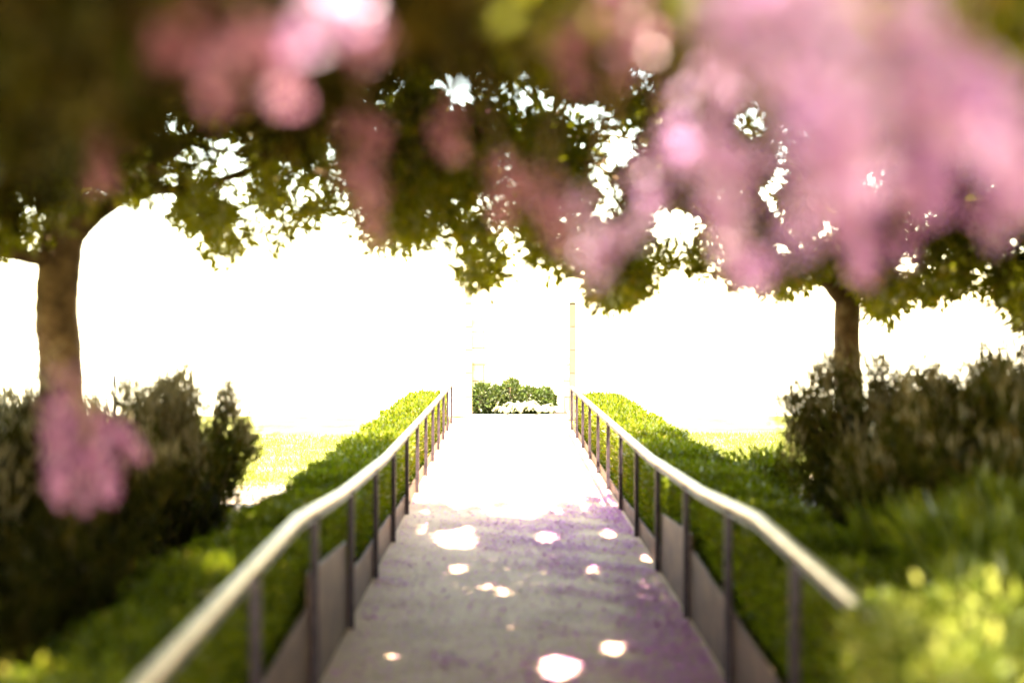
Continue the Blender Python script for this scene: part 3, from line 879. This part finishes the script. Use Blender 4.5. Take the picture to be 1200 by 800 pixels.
def edging(x0, x1, y, z, label):
    t = root('stone_edging', ((x0 + x1) / 2, y, -.03), label, 'edging', 'stone edgings before the lawns')
    o0 = ((x0 + x1) / 2, y, -.03)
    n = max(1, round((x1 - x0) / .62))
    w = (x1 - x0) / n
    for i in range(n):
        b = MB(); dz = random.uniform(-.01, .01); dy = random.uniform(-.015, .015)
        b.box((x0 + i * w + .006, y - .12 + dy, -.1), (x0 + (i + 1) * w - .006, y + .12 + dy, z + dz))
        b.build('block', M['edge'], t, False, o0, bevel=.012)
edging(-6.6, -1.85, 14.3, .11, 'weathered stone edging at the end of the shaded bed')
edging(-6.6, -1.85, 15.6, .07, 'lower stone edging between gravel and lawn on the shaded side')
edging(2.25, 7.2, 16.2, .10, 'weathered stone edging behind the tall upright shrubs')

# ------------------------------------------------------------------ far end: gateposts, walls, planter
def gatepost(x, y, w, h, label, mat):
    t = root('gatepost', (x, y, 0), label, 'gatepost', 'stone gateposts at the end of the path')
    b = MB(); b.box((-w / 2, -w / 2, -.1), (w / 2, w / 2, h)); b.build('shaft', mat, t, bevel=.01)
    b = MB(); b.box((-w / 2 - .03, -w / 2 - .03, h + .002), (w / 2 + .03, w / 2 + .03, h + .07)); b.build('cap', M['cap'], t, bevel=.015)
    return t
gatepost(-.755, 27.6, .15, 2.85, 'taller slim pale stone gatepost under the hanging leaf cluster', M['cap_post'])
gatepost(1.49, 27.6, .13, 2.52, 'shorter slim tan stone gatepost', M['stone_post'])
def wall(name, x0, x1, y0, y1, h, label, mat, cap=True, group=None):
    c = ((x0 + x1) / 2, (y0 + y1) / 2, -.03)
    t = root(name, c, label, 'wall', group)
    hx, hy = (x1 - x0) / 2, (y1 - y0) / 2
    b = MB(); b.box((-hx, -hy, -.1), (hx, hy, h)); b.build('masonry', mat, t)
    if cap:
        b = MB(); b.box((-hx - .02, -hy - .04, h + .002), (hx + .02, hy + .04, h + .09)); b.build('coping', M['cap'], t, bevel=.01)
    return t
wall('garden_wall', -22, -.88, 28.9, 29.2, 2.3, 'long pale stone garden wall behind the lawn on the thick trunk side', M['stone_side'], False, group='pale garden walls')
wall('garden_wall', 1.60, 22, 28.9, 29.2, 2.3, 'long pale stone garden wall behind the lawn on the slim trunk side', M['stone_side'], False, group='pale garden walls')
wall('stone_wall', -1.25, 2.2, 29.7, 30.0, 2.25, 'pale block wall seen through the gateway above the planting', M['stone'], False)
# planter bed against that wall
t = root('planter', (.36, 28.75, 0), 'low pale stone planter closing the end of the path', 'planter')
b = MB(); b.box((-1.2, -.62, -.05), (1.2, -.52, .06)); b.box((-1.2, -.51, -.05), (-1.1, .8, .06)); b.box((1.1, -.51, -.05), (1.2, .8, .06)); b.build('rim', M['cap'], t, bevel=.01)
b = MB(); b.box((-1.09, -.51, -.05), (1.09, .8, .03)); b.build('soil', M['soil'], t)
def leafy(x, y, z, r, h, n, label):
    t = root('leafy_plant', (x, y, z), label, 'plant', 'leafy plants in the far planter')
    u = unit(rng.normal(size=(n, 3))) * rng.uniform(.3, 1, (n, 1)) ** .5
    p = u * np.array([r, r * .8, h * .5]) + np.array([0, 0, h * .5])
    p[:, 2] = np.maximum(p[:, 2], .01)
    ax = unit(u) + rng.normal(size=(n, 3)) * .6 + np.array([0, 0, .3])
    L = .12 * rng.uniform(.6, 1.3, n)
    link('foliage', leaves_mesh(p, ax, L, L * .5, .2), M['planter_leaf'], t)
    s = MB()
    for k in range(6):
        an = random.uniform(0, 6.28)
        s.tube([(0, 0, 0), (math.cos(an) * r * .3, math.sin(an) * r * .3, h * .4), (math.cos(an) * r * .6, math.sin(an) * r * .5, h * .8)], .008, 5)
    s.build('stems', M['twig'], t, True)
names = ['bushy dark green plant at the end of the planter under the stained blocks', 'dark green plant second from the stained blocks', 'tallest dark green plant in the middle of the planter',
         'dark green plant behind the cream leaved plant', 'low dark green plant at the end of the planter by the shorter gatepost']
for (px, r, h), nm in zip([(566, .27, .68), (582, .27, .62), (600, .25, .78), (620, .27, .60), (638, .25, .56)], names):
    d = 28.85
    leafy((px - 590) / 1500 * d, d, .02, r, h, 900, nm)
def strap(x, y, z, n, L, label):
    t = root('strap_leaf_plant', (x, y, z), label, 'plant', 'cream strap leaved plants in the far planter')
    mb = MB()
    for k in range(n):
        an = random.uniform(0, 6.28); l = L * random.uniform(.7, 1.1); w = .022
        o = Vector((math.cos(an), math.sin(an), 0)); s = Vector((-math.sin(an), math.cos(an), 0))
        cen = [Vector((0, 0, 0)), o * l * .25 + Vector((0, 0, l * .45)), o * l * .6 + Vector((0, 0, l * .58)), o * l * .95 + Vector((0, 0, l * .30))]
        ws = [.5, 1, .8, .08]
        v = []
        for c, ww in zip(cen, ws): v += [c + s * w * ww + Vector((0, 0, .008)), c, c - s * w * ww + Vector((0, 0, .008))]
        f = []
        for i in range(3):
            f += [(i * 3, i * 3 + 1, i * 3 + 4, i * 3 + 3), (i * 3 + 1, i * 3 + 2, i * 3 + 5, i * 3 + 4)]
        mb.add(v, f)
    o = mb.build('leaves', M['pale_blade'], t, True)
for px, d, n, L, nm in [(610, 28.4, 34, .52, 'largest cream strap leaved plant in the middle of the planter'), (592, 28.35, 22, .32, 'small cream strap leaved plant by the stained blocks side of the large one'), (632, 28.4, 28, .42, 'cream strap leaved plant toward the shorter gatepost'), (646, 28.4, 20, .34, 'outermost small cream strap leaved plant beside the shorter gatepost')]:
    strap((px - 590) / 1500 * d, d, .03, n, L, nm)

# ------------------------------------------------------------------ wire fences behind the beds
def wire_fence(x0, x1, y, label):
    t = root('wire_fence', ((x0 + x1) / 2, y, -.03), label, 'fence', 'wire fences behind the shrubs')
    o0 = ((x0 + x1) / 2, y, -.03)
    n = max(2, round(abs(x1 - x0) / 2.4))
    for i in range(n + 1):
        x = x0 + (x1 - x0) * i / n
        b = MB(); b.tube([(x, y, -.1), (x, y, 1.57)], .02, 8); b.build('post', M['wire'], t, True, o0)
    for z in (1.56, 1.36, .9):
        pts = []
        for i in range(n):
            for k in range(6):
                f = k / 6; x = x0 + (x1 - x0) * (i + f) / n
                pts.append((x, y + .024, z - .03 * math.sin(f * math.pi)))
        pts.append((x1, y + .024, z))
        b = MB(); b.tube(pts, .005, 5); b.build('wire', M['wire'], t, True, o0)
wire_fence(-9.0, -4.25, 14.0, 'thin wire fence behind the thick trunk')
wire_fence(3.94, 9.6, 14.6, 'thin wire fence behind the slimmer trunk')

# ------------------------------------------------------------------ fallen petals and leaves on the path
n = 90000
y = 3 + rng.uniform(0, 1, n) ** 1.2 * 15
xc = rng.uniform(PL + .05, PR - .05, n)
pn = (np.sin(xc * 2.1 + 1.3) * np.sin(y * 1.05 + .6 + xc) + .6 * np.sin(xc * 5.3 + y * 2.7) * np.sin(y * 3.1 - xc * 4) + .35 * np.sin(y * 9 + xc * 7))
wt = np.clip((xc + .25) / 1.2, 0, 1) ** 1.1 * np.clip(pn + .55, 0, 1.5) + .10 + .3 * (pn > .8)
k = rng.uniform(0, 1, n) < wt * np.interp(y, [3, 9, 14, 18], [1, 1, .75, .25])
y, xc = y[k], xc[k]
n = len(y)
ax = rng.normal(size=(n, 3)); ax[:, 2] *= .15; ax[:, 2] = np.abs(ax[:, 2])
pos = np.stack([xc, y, np.full(n, .006)], 1)
L = rng.uniform(.018, .034, n)
# flat lying petals
def flat_mesh(pos, ax, L, w):
    n = len(pos)
    a = unit(ax); s = unit(np.cross(a, np.array([0, 0, 1.])))
    tip = pos + a * L[:, None]; mid = pos + a * L[:, None] * .5 + np.array([0, 0, .004])
    v = np.stack([pos, mid + s * (L * w)[:, None] * .5, tip, mid - s * (L * w)[:, None] * .5], 1).reshape(-1, 3)
    i = np.arange(n)[:, None] * 4
    return np_mesh(v, np.concatenate([i + np.array([0, 3, 2]), i + np.array([0, 2, 1])], axis=1).reshape(-1, 3))
tag(link('fallen_petals', flat_mesh(pos, ax, L, .9), M['petal_fallen']), 'mauve pink petals scattered over the path', 'petals', kind='stuff')
n = 500
pos = np.stack([rng.uniform(PL + .05, PR - .05, n), rng.uniform(3, 20, n), np.full(n, .007)], 1)
ax = rng.normal(size=(n, 3)); ax[:, 2] = np.abs(ax[:, 2]) * .1
tag(link('fallen_leaves', flat_mesh(pos, ax, rng.uniform(.03, .06, n), .5), M['plume']), 'dry tan leaves scattered over the path', 'leaves', kind='stuff')
